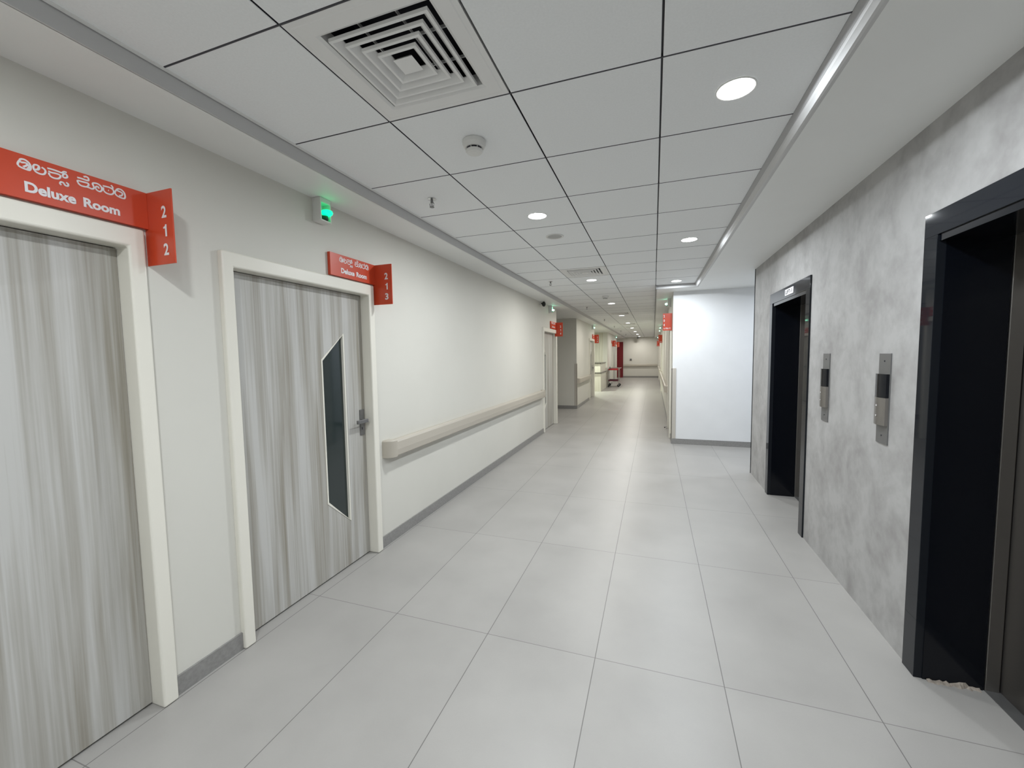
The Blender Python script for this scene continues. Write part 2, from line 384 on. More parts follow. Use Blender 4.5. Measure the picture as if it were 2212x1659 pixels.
# ------------------------------------------------------------------ doors
def make_door(name, W=1.195, mirror=False, handle=True, side=1):
    """local frame: wall face at x=0 looking +x, casing from y=0..W. side=-1 mirrors x for the right wall"""
    root = empty(name)
    s = side
    def X(a, b): return (a, b) if s > 0 else (-b, -a)
    bm = bmesh.new(); cw = 0.062
    prism(bm, [(0, 0), (cw, 0), (cw, DH), (W - cw, DH), (W - cw, 0), (W, 0), (W, 2.125), (0, 2.125)], 'x', *X(-0.14, 0.03))
    obj('door_frame', bm, M['casing'], root, bevel=0.009, segs=3)
    ly0, ly1 = cw + 0.002, W - cw - 0.002
    def yy(v): return (W - v) if mirror else v
    # leaf with the cut-out for the vision panel
    g = [(1.018 + 0, 0.346), (1.018, 1.740), (0.812 + 0, 1.554), (0.812, 0.549)]   # standard door positions (y - near edge)
    g = [(0.925, 0.346), (0.925, 1.740), (0.711, 1.554), (0.711, 0.549)]
    gy = [(yy(a), z) for a, z in g]
    leaf_o = [(ly0, 0.012), (ly1, 0.012), (ly1, DH - 0.004), (ly0, DH - 0.004)]
    def plate(bm, outer, inner, xa, xb):
        # ring between a rectangle and a quad: match corners
        o = sorted(outer); i = sorted(inner)
        def order(q):
            a = sorted(q, key=lambda p: p[0]); L = sorted(a[:2], key=lambda p: p[1]); R = sorted(a[2:], key=lambda p: p[1])
            return [L[0], R[0], R[1], L[1]]
        O, I = order(outer), order(inner)
        V = {}
        for k, x in enumerate((xa, xb)):
            V[('o', k)] = [bm.verts.new((x, *p)) for p in O]; V[('i', k)] = [bm.verts.new((x, *p)) for p in I]
        for j in range(4):
            j2 = (j + 1) % 4
            for k in (0, 1): bm.faces.new((V[('o', k)][j], V[('o', k)][j2], V[('i', k)][j2], V[('i', k)][j]))
            bm.faces.new((V[('o', 0)][j], V[('o', 0)][j2], V[('o', 1)][j2], V[('o', 1)][j]))
            bm.faces.new((V[('i', 0)][j], V[('i', 0)][j2], V[('i', 1)][j2], V[('i', 1)][j]))
    bm = bmesh.new(); plate(bm, leaf_o, gy, *X(-0.092, -0.052))
    leaf = obj('door_leaf', bm, M['door'], root)
    # glass and its thin bead
    bm = bmesh.new(); prism(bm, gy, 'x', *X(-0.078, -0.068)); obj('vision_glass', bm, M['glass'], leaf)
    cy = sum(p[0] for p in gy) / 4; cz = sum(p[1] for p in gy) / 4
    inner = [(cy + (a - cy) * 0.945, cz + (z - cz) * 0.991) for a, z in gy]
    outer = [(cy + (a - cy) * 1.05, cz + (z - cz) * 1.008) for a, z in gy]
    bm = bmesh.new()
    V = [[bm.verts.new((x, *p)) for p in q] for x in X(-0.070, -0.049) for q in (outer, inner)]
    for j in range(4):
        j2 = (j + 1) % 4
        bm.faces.new((V[0][j], V[0][j2], V[1][j2], V[1][j])); bm.faces.new((V[2][j], V[2][j2], V[3][j2], V[3][j]))
        bm.faces.new((V[0][j], V[0][j2], V[2][j2], V[2][j])); bm.faces.new((V[1][j], V[1][j2], V[3][j2], V[3][j]))
    obj('glass_bead', bm, M['casing'], leaf)
    if handle:
        hy = yy(1.085)
        d = -1 if not mirror else 1
        h = obj('handle_plate', B((*X(-0.052, -0.044), hy - 0.018, hy + 0.030, 0.965, 1.165)), M['dsteel'], root, bevel=0.002)
        bm = bmesh.new()
        box(bm, *X(-0.044, 0.006), hy - 0.010, hy + 0.010, 1.072, 1.092)
        ya, yb = sorted((hy + d * 0.105, hy - d * 0.014))
        box(bm, *X(-0.008, 0.008), ya, yb, 1.066, 1.094)
        lv = obj('lever', bm, M['dsteel'], h, bevel=0.003)
        bm = bmesh.new(); box(bm, *X(-0.046, -0.0425), hy - 0.004, hy + 0.004, 1.008, 1.028); obj('keyhole', bm, M['slot'], h)
    return root

doorlab = [
    ('door_1', 'grey wood-grain room door under the 212 sign, cut by the left picture edge'),
    ('door_2', 'grey wood-grain room door with slanted dark glass strip under the 213 sign'),
    ('door_3', 'grey wood-grain door under the 214 sign at the end of the handrail wall'),
    ('door_4', 'narrow looking door on the left just before the wood panelled counter'),
]
for i, ((nm, lab), (a, b)) in enumerate(zip(doorlab, DL)):
    d = make_door(nm, b - a, mirror=i in (0, 2)); d.location = (XL, a, 0)
    tag(d, lab, 'door', kind='structure')
d = make_door('door_5', 2.45, handle=False); d.location = (XL, DL[4][0], 0)
tag(d, 'wide pale door on the left wall right behind the red trolley', 'door', kind='structure')
for i, (a, b) in enumerate(DR):
    d = make_door('door_%d' % (6 + i), b - a, side=-1, mirror=True); d.location = (XR, a, 0)
    tag(d, ['door on the right wall under the 204 sign, seen edge on', 'door on the right wall under the second red sign down the corridor',
            'farthest door on the right wall before the end wall'][i], 'door', kind='structure')
# crimson door in the far end wall
root = empty('door_9', (-2.9, YF, 0)); tag(root, 'tall crimson red door at the left of the far end wall', 'door', kind='structure')
obj('door_leaf', B((0.0, 0.95, -0.05, -0.002, 0.0, 2.36)), M['reddoor'], root, bevel=0.004)
obj('door_frame', B((-0.06, 0.0, -0.06, -0.002, 0, 2.42), (0.95, 0.965, -0.06, -0.002, 0, 2.375), (0.0, 0.95, -0.06, -0.002, 2.36, 2.375)), M['reddoor'], root)

# dark gap under the doors: threshold strip
# ------------------------------------------------------------------ lifts
def make_lift(name, y0, y1, label):
    root = empty(name, (XLIFT, y0, 0)); tag(root, label, 'lift', kind='structure')
    W = y1 - y0; D = 0.245; H = 2.18; f = LW
    bm = bmesh.new()
    # black surround: face panels slightly proud, deep reveals
    box(bm, -0.012, D, 0, f, 0, H - 0.105); box(bm, -0.012, D, W - f, W, 0, H - 0.105)
    obj('side_jamb', B((-0.012, D, W - f, W, 0, H - 0.105)), M['frameb'], root, bevel=0.0015)
    obj('side_jamb', B((-0.012, D, 0, f, 0, H - 0.105)), M['frameb'], root, bevel=0.0015)
    bm.free()
    obj('header', B((-0.012, D, 0, W, H - 0.105, H)), M['headerb'], root, bevel=0.0015)
    obj('header_lining', B((-0.004, D, f, W - f, H - 0.135, H - 0.1055)), M['black'], root)
    obj('reveal_panel', B((0.02, D - 0.005, W - f - 0.004, W - f, 0.0, H - 0.135)), M['black'], root)
    obj('landing_frame', B((D, D + 0.05, W - f - 0.006, W - f + 0.04, 0, H - 0.135), (D, D + 0.05, f - 0.04, f + 0.006, 0, H - 0.135),
                           (D, D + 0.05, f, W - f, 2.045, H - 0.02)), M['steel'], root, bevel=0.002)
    mid = W / 2
    obj('door_panel', B((D + 0.055, D + 0.08, mid + 0.002, W - f + 0.03, 0.004, 2.05)), M['liftdoor'], root, bevel=0.002)
    obj('door_panel', B((D + 0.055, D + 0.08, f - 0.03, mid - 0.002, 0.004, 2.05)), M['liftdoor'], root, bevel=0.002)
    obj('sill', B((D, D + 0.085, f, W - f, 0.0, 0.004)), M['dsteel'], root)
    return root
make_lift('lift_entrance', *LIFTS[0], 'nearer lift doorway in a glossy black surround at the right edge')
L1 = make_lift('lift_entrance', *LIFTS[1], 'farther lift doorway in a black surround with a small white plate above')

# ------------------------------------------------------------------ text helpers
def text_mesh(body, rect_w, rect_h, bold=0.022):
    cu = bpy.data.curves.new('txt', 'FONT'); cu.body = body; cu.size = 1; cu.offset = bold; cu.resolution_u = 4
    o = bpy.data.objects.new('txt', cu); COL.objects.link(o)
    dg = bpy.context.evaluated_depsgraph_get(); dg.update()
    me = bpy.data.meshes.new_from_object(o.evaluated_get(dg))
    bpy.data.objects.remove(o); bpy.data.curves.remove(cu)
    xs = [v.co.x for v in me.vertices]; ys = [v.co.y for v in me.vertices]
    x0, x1, y0, y1 = min(xs), max(xs), min(ys), max(ys)
    pts = [((v.co.x - x0) / (x1 - x0) * rect_w, (v.co.y - y0) / (y1 - y0) * rect_h) for v in me.vertices]
    fs = [tuple(p.vertices) for p in me.polygons]
    bpy.data.meshes.remove(me)
    return pts, fs
def add_text(bm, body, w, h, place, bold=0.022):
    pts, fs = text_mesh(body, w, h, bold)
    vs = [bm.verts.new(place(a, b)) for a, b in pts]
    for f in fs:
        try: bm.faces.new([vs[i] for i in f])
        except ValueError: pass

KAN = [[(-0.377, 2.2613), (-0.3724, 2.2692), (-0.3632, 2.2712), (-0.3544, 2.2661), (-0.35, 2.257), (-0.35, 2.2471), (-0.3533, 2.2398), (-0.3618, 2.2393), (-0.3722, 2.2409), (-0.3795, 2.2447), (-0.3807, 2.2519), (-0.377, 2.2613)],
[(-0.377, 2.2613), (-0.371, 2.259), (-0.3639, 2.2611), (-0.3576, 2.2598), (-0.3595, 2.2531), (-0.3684, 2.2449)],
[(-0.3588, 2.2534), (-0.3551, 2.2559), (-0.3533, 2.2507), (-0.3558, 2.2447), (-0.36, 2.2449)],
[(-0.334, 2.2487), (-0.3293, 2.2536), (-0.3284, 2.2621), (-0.3336, 2.2654), (-0.3407, 2.263), (-0.3431, 2.254), (-0.3395, 2.2424), (-0.3289, 2.2377), (-0.3177, 2.2402), (-0.3125, 2.2504), (-0.315, 2.2585), (-0.3221, 2.2627)],
[(-0.3284, 2.2621), (-0.3324, 2.2514), (-0.3392, 2.2476)],
[(-0.3072, 2.2658), (-0.2927, 2.2666), (-0.2773, 2.2657), (-0.2686, 2.265), (-0.2626, 2.2712), (-0.2554, 2.2715)],
[(-0.3053, 2.2564), (-0.2972, 2.2546), (-0.2839, 2.2559), (-0.2747, 2.2543), (-0.274, 2.2472), (-0.2804, 2.2395), (-0.2922, 2.237), (-0.3018, 2.2414), (-0.3042, 2.2507)],
[(-0.2667, 2.2575), (-0.2614, 2.2643), (-0.256, 2.2623), (-0.2545, 2.255), (-0.2608, 2.2498), (-0.267, 2.2521), (-0.2667, 2.2575)],
[(-0.2731, 2.2198), (-0.2768, 2.2237), (-0.2732, 2.2303), (-0.2673, 2.2299), (-0.2648, 2.2256), (-0.2611, 2.2217), (-0.2546, 2.2231), (-0.254, 2.2308), (-0.2595, 2.2334)],
[(-0.2261, 2.2655), (-0.2135, 2.2662), (-0.2016, 2.2655), (-0.1929, 2.2666), (-0.1927, 2.2755), (-0.1991, 2.2789), (-0.207, 2.2752)],
[(-0.2255, 2.2552), (-0.2125, 2.2548), (-0.1961, 2.2557), (-0.1935, 2.25), (-0.1997, 2.2405), (-0.2152, 2.2387), (-0.224, 2.2451), (-0.2255, 2.2552)],
[(-0.1997, 2.2405), (-0.192, 2.2396), (-0.1834, 2.2384), (-0.1772, 2.2451), (-0.1797, 2.2541), (-0.181, 2.2603), (-0.1729, 2.2644), (-0.1622, 2.264), (-0.1545, 2.2564), (-0.1534, 2.2445), (-0.1603, 2.2369), (-0.1691, 2.2393), (-0.173, 2.2467), (-0.1691, 2.2532), (-0.1638, 2.2528), (-0.1630, 2.2472)],
[(-0.1496, 2.2631), (-0.1376, 2.2642), (-0.1255, 2.2641), (-0.1168, 2.2591), (-0.1156, 2.248), (-0.1242, 2.2386), (-0.1383, 2.2381), (-0.1475, 2.2453), (-0.1482, 2.2574)],
[(-0.1229, 2.2754), (-0.1176, 2.2695), (-0.1191, 2.2609)],
[(-0.1336, 2.2515), (-0.1315, 2.2511)],
[(-0.1066, 2.2632), (-0.0984, 2.2697), (-0.0878, 2.269), (-0.0795, 2.2599), (-0.0775, 2.2453), (-0.082, 2.2372), (-0.0957, 2.2371), (-0.107, 2.2416), (-0.1113, 2.2503), (-0.1067, 2.2609), (-0.0971, 2.2603), (-0.0885, 2.2582), (-0.0859, 2.2533), (-0.0903, 2.2458), (-0.0983, 2.243)]]
def flat_tube(bm, pts, r, x0):
    P = [Vector(p) for p in pts]; dense = []
    for i in range(len(P) - 1):
        p0, p1, p2, p3 = P[max(i - 1, 0)], P[i], P[i + 1], P[min(i + 2, len(P) - 1)]
        for k in range(4):
            t = k / 4
            dense.append(0.5 * ((2 * p1) + (-p0 + p2) * t + (2 * p0 - 5 * p1 + 4 * p2 - p3) * t * t + (-p0 + 3 * p1 - 3 * p2 + p3) * t ** 3))
    dense.append(P[-1])
    n0 = len(bm.verts)
    tube(bm, [(0, p.x, p.y - 1.98) for p in dense], r, 8)
    bm.verts.ensure_lookup_table()
    for v in list(bm.verts)[n0:]: v.co.x = x0 + v.co.x * 0.45

# ------------------------------------------------------------------ room signs
def make_sign(yo, digits, label, side='left', extra=None, words=True, board=0.47):
    """yo: y of the projecting blade. Base at the wall surface, z=1.98"""
    s = 1 if side == 'left' else -1
    xw = XL if side == 'left' else XR
    root = empty('room_sign', (xw, yo, 1.98))
    def bx(x0, x1, y0, y1, z0, z1):
        a, b = (x0, x1) if s > 0 else (-x1, -x0)
        return (a, b, y0, y1, z0, z1)
    yd = -1 if side == 'left' else 1
    ya, yb = sorted((0.0, yd * board))
    wp = obj('wall_panel', B(bx(0.0015, 0.024, ya, yb, 0.155, 0.308)), M['red'], root, bevel=0.001)
    blade = obj('side_panel', B(bx(0.0, 0.178, 0.0, 0.006, 0.0, 0.308)) if side == 'left' else B(bx(0.0, 0.155, -0.006, 0.0, 0.0, 0.308)), M['red'], root, bevel=0.001)
    if words and side == 'left':
        pl = lambda a, b: (0.0252, a, b)
        for wd, xa, ww, hh in (('Deluxe', -0.370, 0.135, 0.037), ('Room', -0.214, 0.114, 0.036)):
            bm = bmesh.new()
            add_text(bm, wd, ww, hh, lambda a, b: pl(a + xa, b + 2.161 - 1.98), bold=0.04)
            obj('english_word', bm, M['letter'], wp)
        for strokes in (KAN[:9], KAN[9:]):
            bm = bmesh.new()
            for q, st in enumerate(strokes): flat_tube(bm, st, 0.0030, 0.0240 + 0.0001 * q)
            obj('kannada_word', bm, M['letter'], wp)
    for ch, z in zip(digits, [2.172, 2.094, 2.016] if side == 'left' else [2.215, 2.135, 2.058]):
        bm = bmesh.new()
        w, h, x0, yy_ = (0.031, 0.050, 0.113, -0.0012) if side == 'left' else (0.024, 0.045, -0.145, -0.0072)
        z0 = z - 1.98
        if ch == '1':
            xx = x0 + 0.2 * w
            pts = [(0.42 * w, 0), (0.78 * w, 0), (0.78 * w, h), (0.50 * w, h), (0.40 * w, 0.86 * h), (0.08 * w, 0.80 * h), (0.08 * w, 0.66 * h), (0.42 * w, 0.68 * h)]
            bm.faces.new([bm.verts.new((xx - 0.1 * w + a, yy_, z0 + b)) for a, b in pts])
        else:
            add_text(bm, ch, w, h, lambda a, b: (x0 + a, yy_, z0 + b), bold=0.03)
        obj('digit', bm, M['letter'], blade)
    if extra:
        n = len(extra); step = 0.128 / n
        for k, ch in enumerate(extra):
            bm = bmesh.new()
            add_text(bm, ch, step * 0.72, 0.030, lambda a, b: (-0.142 + k * step + a, -0.0072, 2.003 - 1.98 + b), bold=0.03)
            obj('letter', bm, M['letter'], blade)
    tag(root, label, 'sign', 'red room number signs')
    return root
make_sign(1.205, '212', 'red angled sign reading Deluxe Room and 212 above the nearest door')
make_sign(2.735, '213', 'red angled sign reading Deluxe Room and 213 above the second door')
make_sign(9.04, '214', 'red angled sign reading 214 above the door past the handrail')
make_sign(15.36, '215', 'small red angled sign above the left door just before the counter')
make_sign(22.4, '216', 'tiny red sign on the left wall just before the door behind the trolley')
make_sign(25.02, '217', 'tiny red sign on the left wall overlapping the crimson door')
make_sign(7.99, '204', 'red projecting sign reading 204 A/B/C beside the bright white wall', 'right', 'A/B/C')
make_sign(17.0, '205', 'middle red sign on the right wall, behind the 204 sign', 'right', 'A/B')
make_sign(25.09, '206', 'farthest tiny red sign on the right wall near the corridor end', 'right', 'A/B')

# LIFT-1 plate
root = empty('lift_name_plate', (XLIFT - 0.012, 4.368, 2.096)); tag(root, 'small white plate reading LIFT-1 on the farther lift header', 'sign')
pl_ = obj('plate', B((-0.005, 0.001, 0.0, 0.246, 0.0, 0.058)), M['letter'], root, bevel=0.001)
bm = bmesh.new(); add_text(bm, 'LIFT-1', 0.19, 0.034, lambda a, b: (-0.0058, 0.222 - a, 0.012 + b), bold=0.015)
obj('lettering', bm, M['slot'], pl_)

# ------------------------------------------------------------------ lift call panels
def call_panel(y0, label):
    root = empty('lift_call_panel', (XLIFT, y0, 1.05)); tag(root, label, 'lift panel', 'lift call panels on the grey wall')
    w = 0.118
    obj('back_plate', B((-0.006, 0.002, 0, w, 0, 0.497)), M['dsteel'], root, bevel=0.001)
    def shell(z0, z1, nm, mat):
        bm = bmesh.new(); n = 10
        pts = [(-0.006, 0.002)] + [(-0.006 - 0.026 * math.sin(math.pi * (0.18 + 0.64 * k / n)) , 0.002 + (w - 0.004) * k / n) for k in range(n + 1)] + [(-0.006, w - 0.002)]
        prism(bm, pts, 'z', z0, z1)
        return obj(nm, bm, mat, root)
    shell(0.257, 0.385, 'display', M['black'])
    h = shell(0.105, 0.256, 'button_housing', M['steel'])
    for z, up in ((0.212, 1), (0.155, -1)):
        bm = bmesh.new(); lathe(bm, [(0.010, 0.0), (0.010, -0.0012), (0.0, -0.0014)], (-0.0312, w * 0.55, z), 20, 'x')
        bt = obj('call_button', bm, M['steel'], h)
        bm = bmesh.new(); prism(bm, [(w * 0.55 - 0.006, z - 0.004 * up), (w * 0.55 + 0.006, z - 0.004 * up), (w * 0.55, z + 0.006 * up)], 'x', -0.0334, -0.0325)
        obj('arrow', bm, M['letter'], bt)
    for z in (0.455, 0.045):
        bm = bmesh.new(); lathe(bm, [(0.004, 0), (0.004, -0.002), (0, -0.002)], (-0.006, w / 2, z), 12, 'x'); obj('screw', bm, M['slot'], root)
call_panel(2.725, 'nearer steel lift call panel with black display, beside the near lift')
call_panel(3.53, 'farther steel lift call panel with black display, beside the farther lift')

# ------------------------------------------------------------------ handrails
def rail_profile():
    # (out, z) outline: crash-rail section
    return [(0.0, 0.755), (0.05, 0.755), (0.058, 0.744), (0.078, 0.742), (0.088, 0.752), (0.092, 0.80), (0.088, 0.862), (0.080, 0.878), (0.066, 0.885), (0.050, 0.884), (0.045, 0.872), (0.0, 0.872)]
def handrail(y0, y1, xw, s, label, along='y'):
    root = empty('handrail', (xw, y0, 0) if along == 'y' else (y0, xw, 0)); tag(root, label, 'handrail', 'beige wall handrails')
    L = y1 - y0; cap = 0.085
    bm = bmesh.new()
    if along == 'y': prism(bm, [(s * a, z) for a, z in rail_profile()], 'y', cap, L - cap)
    else: prism(bm, [(s * a, z) for a, z in rail_profile()], 'x', 0.0, L)
    obj('rail', bm, M['rail'], root, bevel=0.0015)
    if along == 'y':
        for yc, d in ((cap, -1), (L - cap, 1)):
            bm = bmesh.new(); n = 18
            outl = [(0.0, 0.0)] + [(s * 0.092 * math.cos(t), d * cap * 0.98 * math.sin(t)) for t in [math.pi / 2 * k / n for k in range(n + 1)]]
            v0 = [bm.verts.new((x, yc + y, 0.742)) for x, y in outl]; v1 = [bm.verts.new((x, yc + y, 0.876)) for x, y in outl]
            v2 = [bm.verts.new((x * 0.9, yc + y * 0.9, 0.885)) for x, y in outl]
            m_ = len(outl)
            bm.faces.new(v0); bm.faces.new(v2)
            for k in range(m_):
                k2 = (k + 1) % m_
                bm.faces.new((v0[k], v0[k2], v1[k2], v1[k])); bm.faces.new((v1[k], v1[k2], v2[k2], v2[k]))
            obj('end_cap', bm, M['rail'], root, bevel=0.0)
    # wall brackets
    n = max(2, int(L / 0.9))
    for k in range(n):
        y = 0.25 + (L - 0.5) * k / (n - 1)
        if along == 'y': bb = (0, s * 0.03, y - 0.03, y + 0.03, 0.775, 0.85)
        else: bb = (y - 0.03, y + 0.03, 0, s * 0.03, 0.775, 0.85)
        pass
    return root
handrail(2.775, 7.86, XL, 1, 'long beige handrail between the 213 and 214 doors')
handrail(11.80, 14.12, XL, 1, 'short beige handrail on the left wall past the side passage')
handrail(9.15, 16.8, XR, -1, 'beige handrail starting beside the 204 doorway on the right wall')
handrail(18.25, 25.0, XR, -1, 'farthest beige handrail on the right wall')
handrail(-1.93, 0.21, YF, -1, 'beige handrail crossing the far end wall', 'x')

# corner guards
def guard(name_loc, boxes, label):
    o = obj('corner_guard', B(*[tuple(b) for b in boxes]), M['guard'], None, bevel=0.003); o.location = name_loc
    tag(o, label, 'corner guard', 'beige corner guards')
guard((XR, 7.54, 0.092), [(-0.013, 0.0, -0.013, 0.06, 0, 1.22), (-0.013, 0.06, -0.013, 0.0, 0, 1.22)], 'beige corner guard on the edge of the bright white wall')
guard((XL, 11.75, 0.092), [(0.0, 0.013, -0.013, 0.06, 0, 1.22), (-0.06, 0.013, -0.013, 0.0, 0, 1.22)], 'beige corner guard where the side passage meets the left wall')
guard((XL, 20.0, 0.0), [(0.0, 0.013, -0.013, 0.06, 0, 0.80), (-0.06, 0.013, -0.013, 0.0, 0, 0.80)], 'low beige corner guard between the counter and the trolley')

# ------------------------------------------------------------------ ceiling devices
def downlight_proto():
    root = empty('downlight')
    bm = bmesh.new()
    prof = [(0.0775, -0.001), (0.0775, -0.004), (0.074, -0.0055), (0.070, -0.0035), (0.070, -0.001)]
    lathe(bm, prof + [prof[0]], seg=40)
    for f in [f for f in bm.faces if len(f.verts) > 4]: bm.faces.remove(f)
    obj('trim_ring', bm, M['white'], root)
    bm = bmesh.new(); lathe(bm, [(0.0705, -0.001), (0.0705, -0.0042), (0.05, -0.0052), (0.0, -0.0056)], seg=40)
    obj('lens', bm, M['lens'], root)
    return root
dp = downlight_proto()
WARM, NEUT, COOL = (1.0, 0.89, 0.74), (0.95, 0.985, 1.0), (0.84, 0.92, 1.0)
LAMPS = []
for i, y in enumerate((-2.80, 0.205, 3.205, 6.205, 9.205, 12.205, 15.205, 18.205, 21.205, 24.205, 27.205)):
    LAMPS.append((-0.88, y, NEUT if y < 5 else ((0.99, 0.95, 0.87) if y < 8 else WARM), 'L', i))
for i, y in enumerate((-2.80, -0.395, 2.005, 4.405, 6.805)):
    LAMPS.append((0.315, y, COOL, 'R', i))
labs = {('L', 2): 'lit round downlight beyond the smoke detector, above the round speaker', ('L', 3): 'lit round downlight just beyond the second square vent',
        ('L', 4): 'fourth lit downlight away along the left lamp row', ('L', 5): 'lit downlight in the left row at the third vent',
        ('R', 2): 'biggest brightest downlight near the top right', ('R', 3): 'middle downlight of the right-hand row by the lift soffit',
        ('R', 4): 'farthest downlight of the right-hand row, at the soffit corner'}
POW = 13.5
first = True
for x, y, colr, row, i in LAMPS:
    if first: o = dp; o.location = (x, y, ZC); first = False
    else: o = copy_tree(dp, (x, y, ZC))
    lab = labs.get((row, i))
    if lab: tag(o, lab, 'ceiling light', 'round ceiling downlights')
    elif row == 'L' and i >= 6: tag(o, 'small distant lit downlight in the row beyond the third vent', 'ceiling light', 'distant downlights')
    else: tag(o, 'lit round downlight in the ceiling behind or above the viewpoint', 'ceiling light', 'downlights out of view')
    ld = bpy.data.lights.new('downlight_lamp', 'AREA'); ld.shape = 'DISK'; ld.size = 0.138; ld.spread = math.radians(175)
    ld.energy = POW * (0.85 if row == 'R' else 1.0); ld.color = colr
    lo = bpy.data.objects.new('downlight_lamp', ld); lo.location = (0, 0, -0.0062); COL.objects.link(lo); lo.parent = o
def room_lamp(name_label, x, y, colr, p):
    o = copy_tree(dp, (x, y, ZS)); tag(o, name_label, 'ceiling light')
    for k in kids(o):
        if k.type == 'LIGHT':
            k.data = k.data.copy(); k.data.energy = p; k.data.color = colr
for nm, x, y, colr, p in (('downlight hidden in the reception alcove ceiling', -2.75, 17.1, (0.93, 1.0, 0.84), 90),
                          ('unseen lamp added in the lift lobby ceiling for cool light', 2.3, 6.7, (0.80, 0.88, 1.0), 15),  # lamp added out of view, standing in for bluish daylight
                          ('downlight hidden in the far left recess ceiling', -3.2, 26.6, WARM, 8)):
    room_lamp(nm, x, y, colr, p)

def vent_proto():
    root = empty('air_vent')
    h = 0.3; o_ = 0.212
    def ring(bm, r0, z0, r1, z1):
        a = [bm.verts.new((sx * r0, sy * r0, z0)) for sx, sy in ((-1, -1), (1, -1), (1, 1), (-1, 1))]
        b = [bm.verts.new((sx * r1, sy * r1, z1)) for sx, sy in ((-1, -1), (1, -1), (1, 1), (-1, 1))]
        for k in range(4): bm.faces.new((a[k], a[(k + 1) % 4], b[(k + 1) % 4], b[k]))
    bm = bmesh.new()
    ring(bm, h - 0.004, 0.0, h - 0.004, 0.02); ring(bm, h - 0.004, 0.0, 0.277, 0.0); ring(bm, 0.277, 0.0, 0.272, -0.002)
    ring(bm, 0.272, -0.002, o_ + 0.012, -0.002); ring(bm, o_ + 0.012, -0.002, o_, 0.004); ring(bm, o_, 0.004, o_, 0.05)
    obj('face_plate', bm, M['vent'], root)
    # nested square cones flaring downward and outward
    n = 4
    for k in range(n):
        ro = 0.195 - 0.0385 * k
        bm = bmesh.new()
        ring(bm, ro, -0.0085, ro - 0.010, -0.009); ring(bm, ro - 0.010, -0.009, ro - 0.031, 0.014)
        ring(bm, ro - 0.031, 0.014, ro - 0.031, 0.017); ring(bm, ro - 0.031, 0.017, ro, 0.003); ring(bm, ro, 0.003, ro, -0.0085)
        obj('louvre', bm, M['vent'], root)
    bm = bmesh.new(); r = 0.040; ring(bm, r, -0.007, r - 0.012, 0.006); ring(bm, r, -0.007, 0.0001, -0.007); ring(bm, r - 0.012, 0.006, 0.0001, 0.006)
    obj('centre_plate', bm, M['vent'], root)
    bm = bmesh.new()
    for t in (-0.075, 0.075): box(bm, t - 0.002, t + 0.002, -0.205, 0.205, 0.024, 0.034); box(bm, -0.205, 0.205, t - 0.002, t + 0.002, 0.024, 0.034)
    obj('support_bar', bm, M['vent'], root)
    bm = bmesh.new(); ring(bm, 0.2125, 0.03, 0.2125, 0.16); ring(bm, 0.2125, 0.16, 0.0001, 0.16); obj('duct', bm, M['duct'], root)
    return root
vp = vent_proto(); first = True
vlab = ['large square louvred air vent at the top of the ceiling', 'square louvred air vent beyond the round speaker', 'third square air vent along the ceiling centre line',
        'fourth square air vent seen as a thin dark line', 'farthest square air vent in the tiled ceiling']
for (c, r), lab in zip(sorted(VENT), vlab):
    loc = (-0.88, YC0 + (r + 0.5) * SP, ZC)
    if first: o = vp; o.location = loc; first = False
    else: o = copy_tree(vp, loc)
    tag(o, lab, 'air vent', 'square ceiling air vents')

# smoke detectors
def smoke_proto():
    root = empty('smoke_detector')
    bm = bmesh.new(); lathe(bm, [(0.0, -0.0005), (0.058, -0.0005), (0.060, -0.006), (0.059, -0.02), (0.054, -0.033), (0.046, -0.038), (0.0, -0.038)], seg=40)
    obj('base', bm, M['white'], root, smooth=False)
    bm = bmesh.new(); lathe(bm, [(0.0, -0.038), (0.040, -0.038), (0.040, -0.047), (0.0, -0.047)], seg=40); obj('sensing_slot', bm, M['slot'], root)
    for k in range(8):
        bm = bmesh.new()
        a = 2 * math.pi * k / 8; tube(bm, [(0.041 * math.cos(a), 0.041 * math.sin(a), -0.038), (0.041 * math.cos(a), 0.041 * math.sin(a), -0.048)], 0.002, 6)
        obj('rib', bm, M['white'], root)
    bm = bmesh.new(); lathe(bm, [(0.0, -0.047), (0.043, -0.047), (0.044, -0.053), (0.037, -0.060), (0.018, -0.062), (0.0, -0.062)], seg=40); obj('cap', bm, M['white'], root)
    return root
sp_ = smoke_proto(); sp_.location = (-0.88, 2.0, ZC); tag(sp_, 'white round smoke detector in the tile beyond the large air vent', 'smoke detector', 'ceiling smoke detectors')
o = copy_tree(sp_, (-0.88, 8.005, ZC)); tag(o, 'small distant smoke detector between two downlights', 'smoke detector', 'ceiling smoke detectors')

# speaker
root = empty('ceiling_speaker', (-0.88, 3.81, ZC)); tag(root, 'flat round speaker grille in the ceiling beyond the first left downlight', 'speaker')
bm = bmesh.new(); lathe(bm, [(0.083, -0.0005), (0.083, -0.004), (0.078, -0.007), (0.066, -0.004), (0.066, -0.0005), (0.083, -0.0005)], seg=44)
for f in [f for f in bm.faces if len(f.verts) > 4]: bm.faces.remove(f)
obj('rim', bm, M['white'], root)
bm = bmesh.new(); lathe(bm, [(0.067, -0.0005), (0.067, -0.003), (0.03, -0.005), (0, -0.0055)], seg=44); obj('grille', bm, M['speaker'], root)

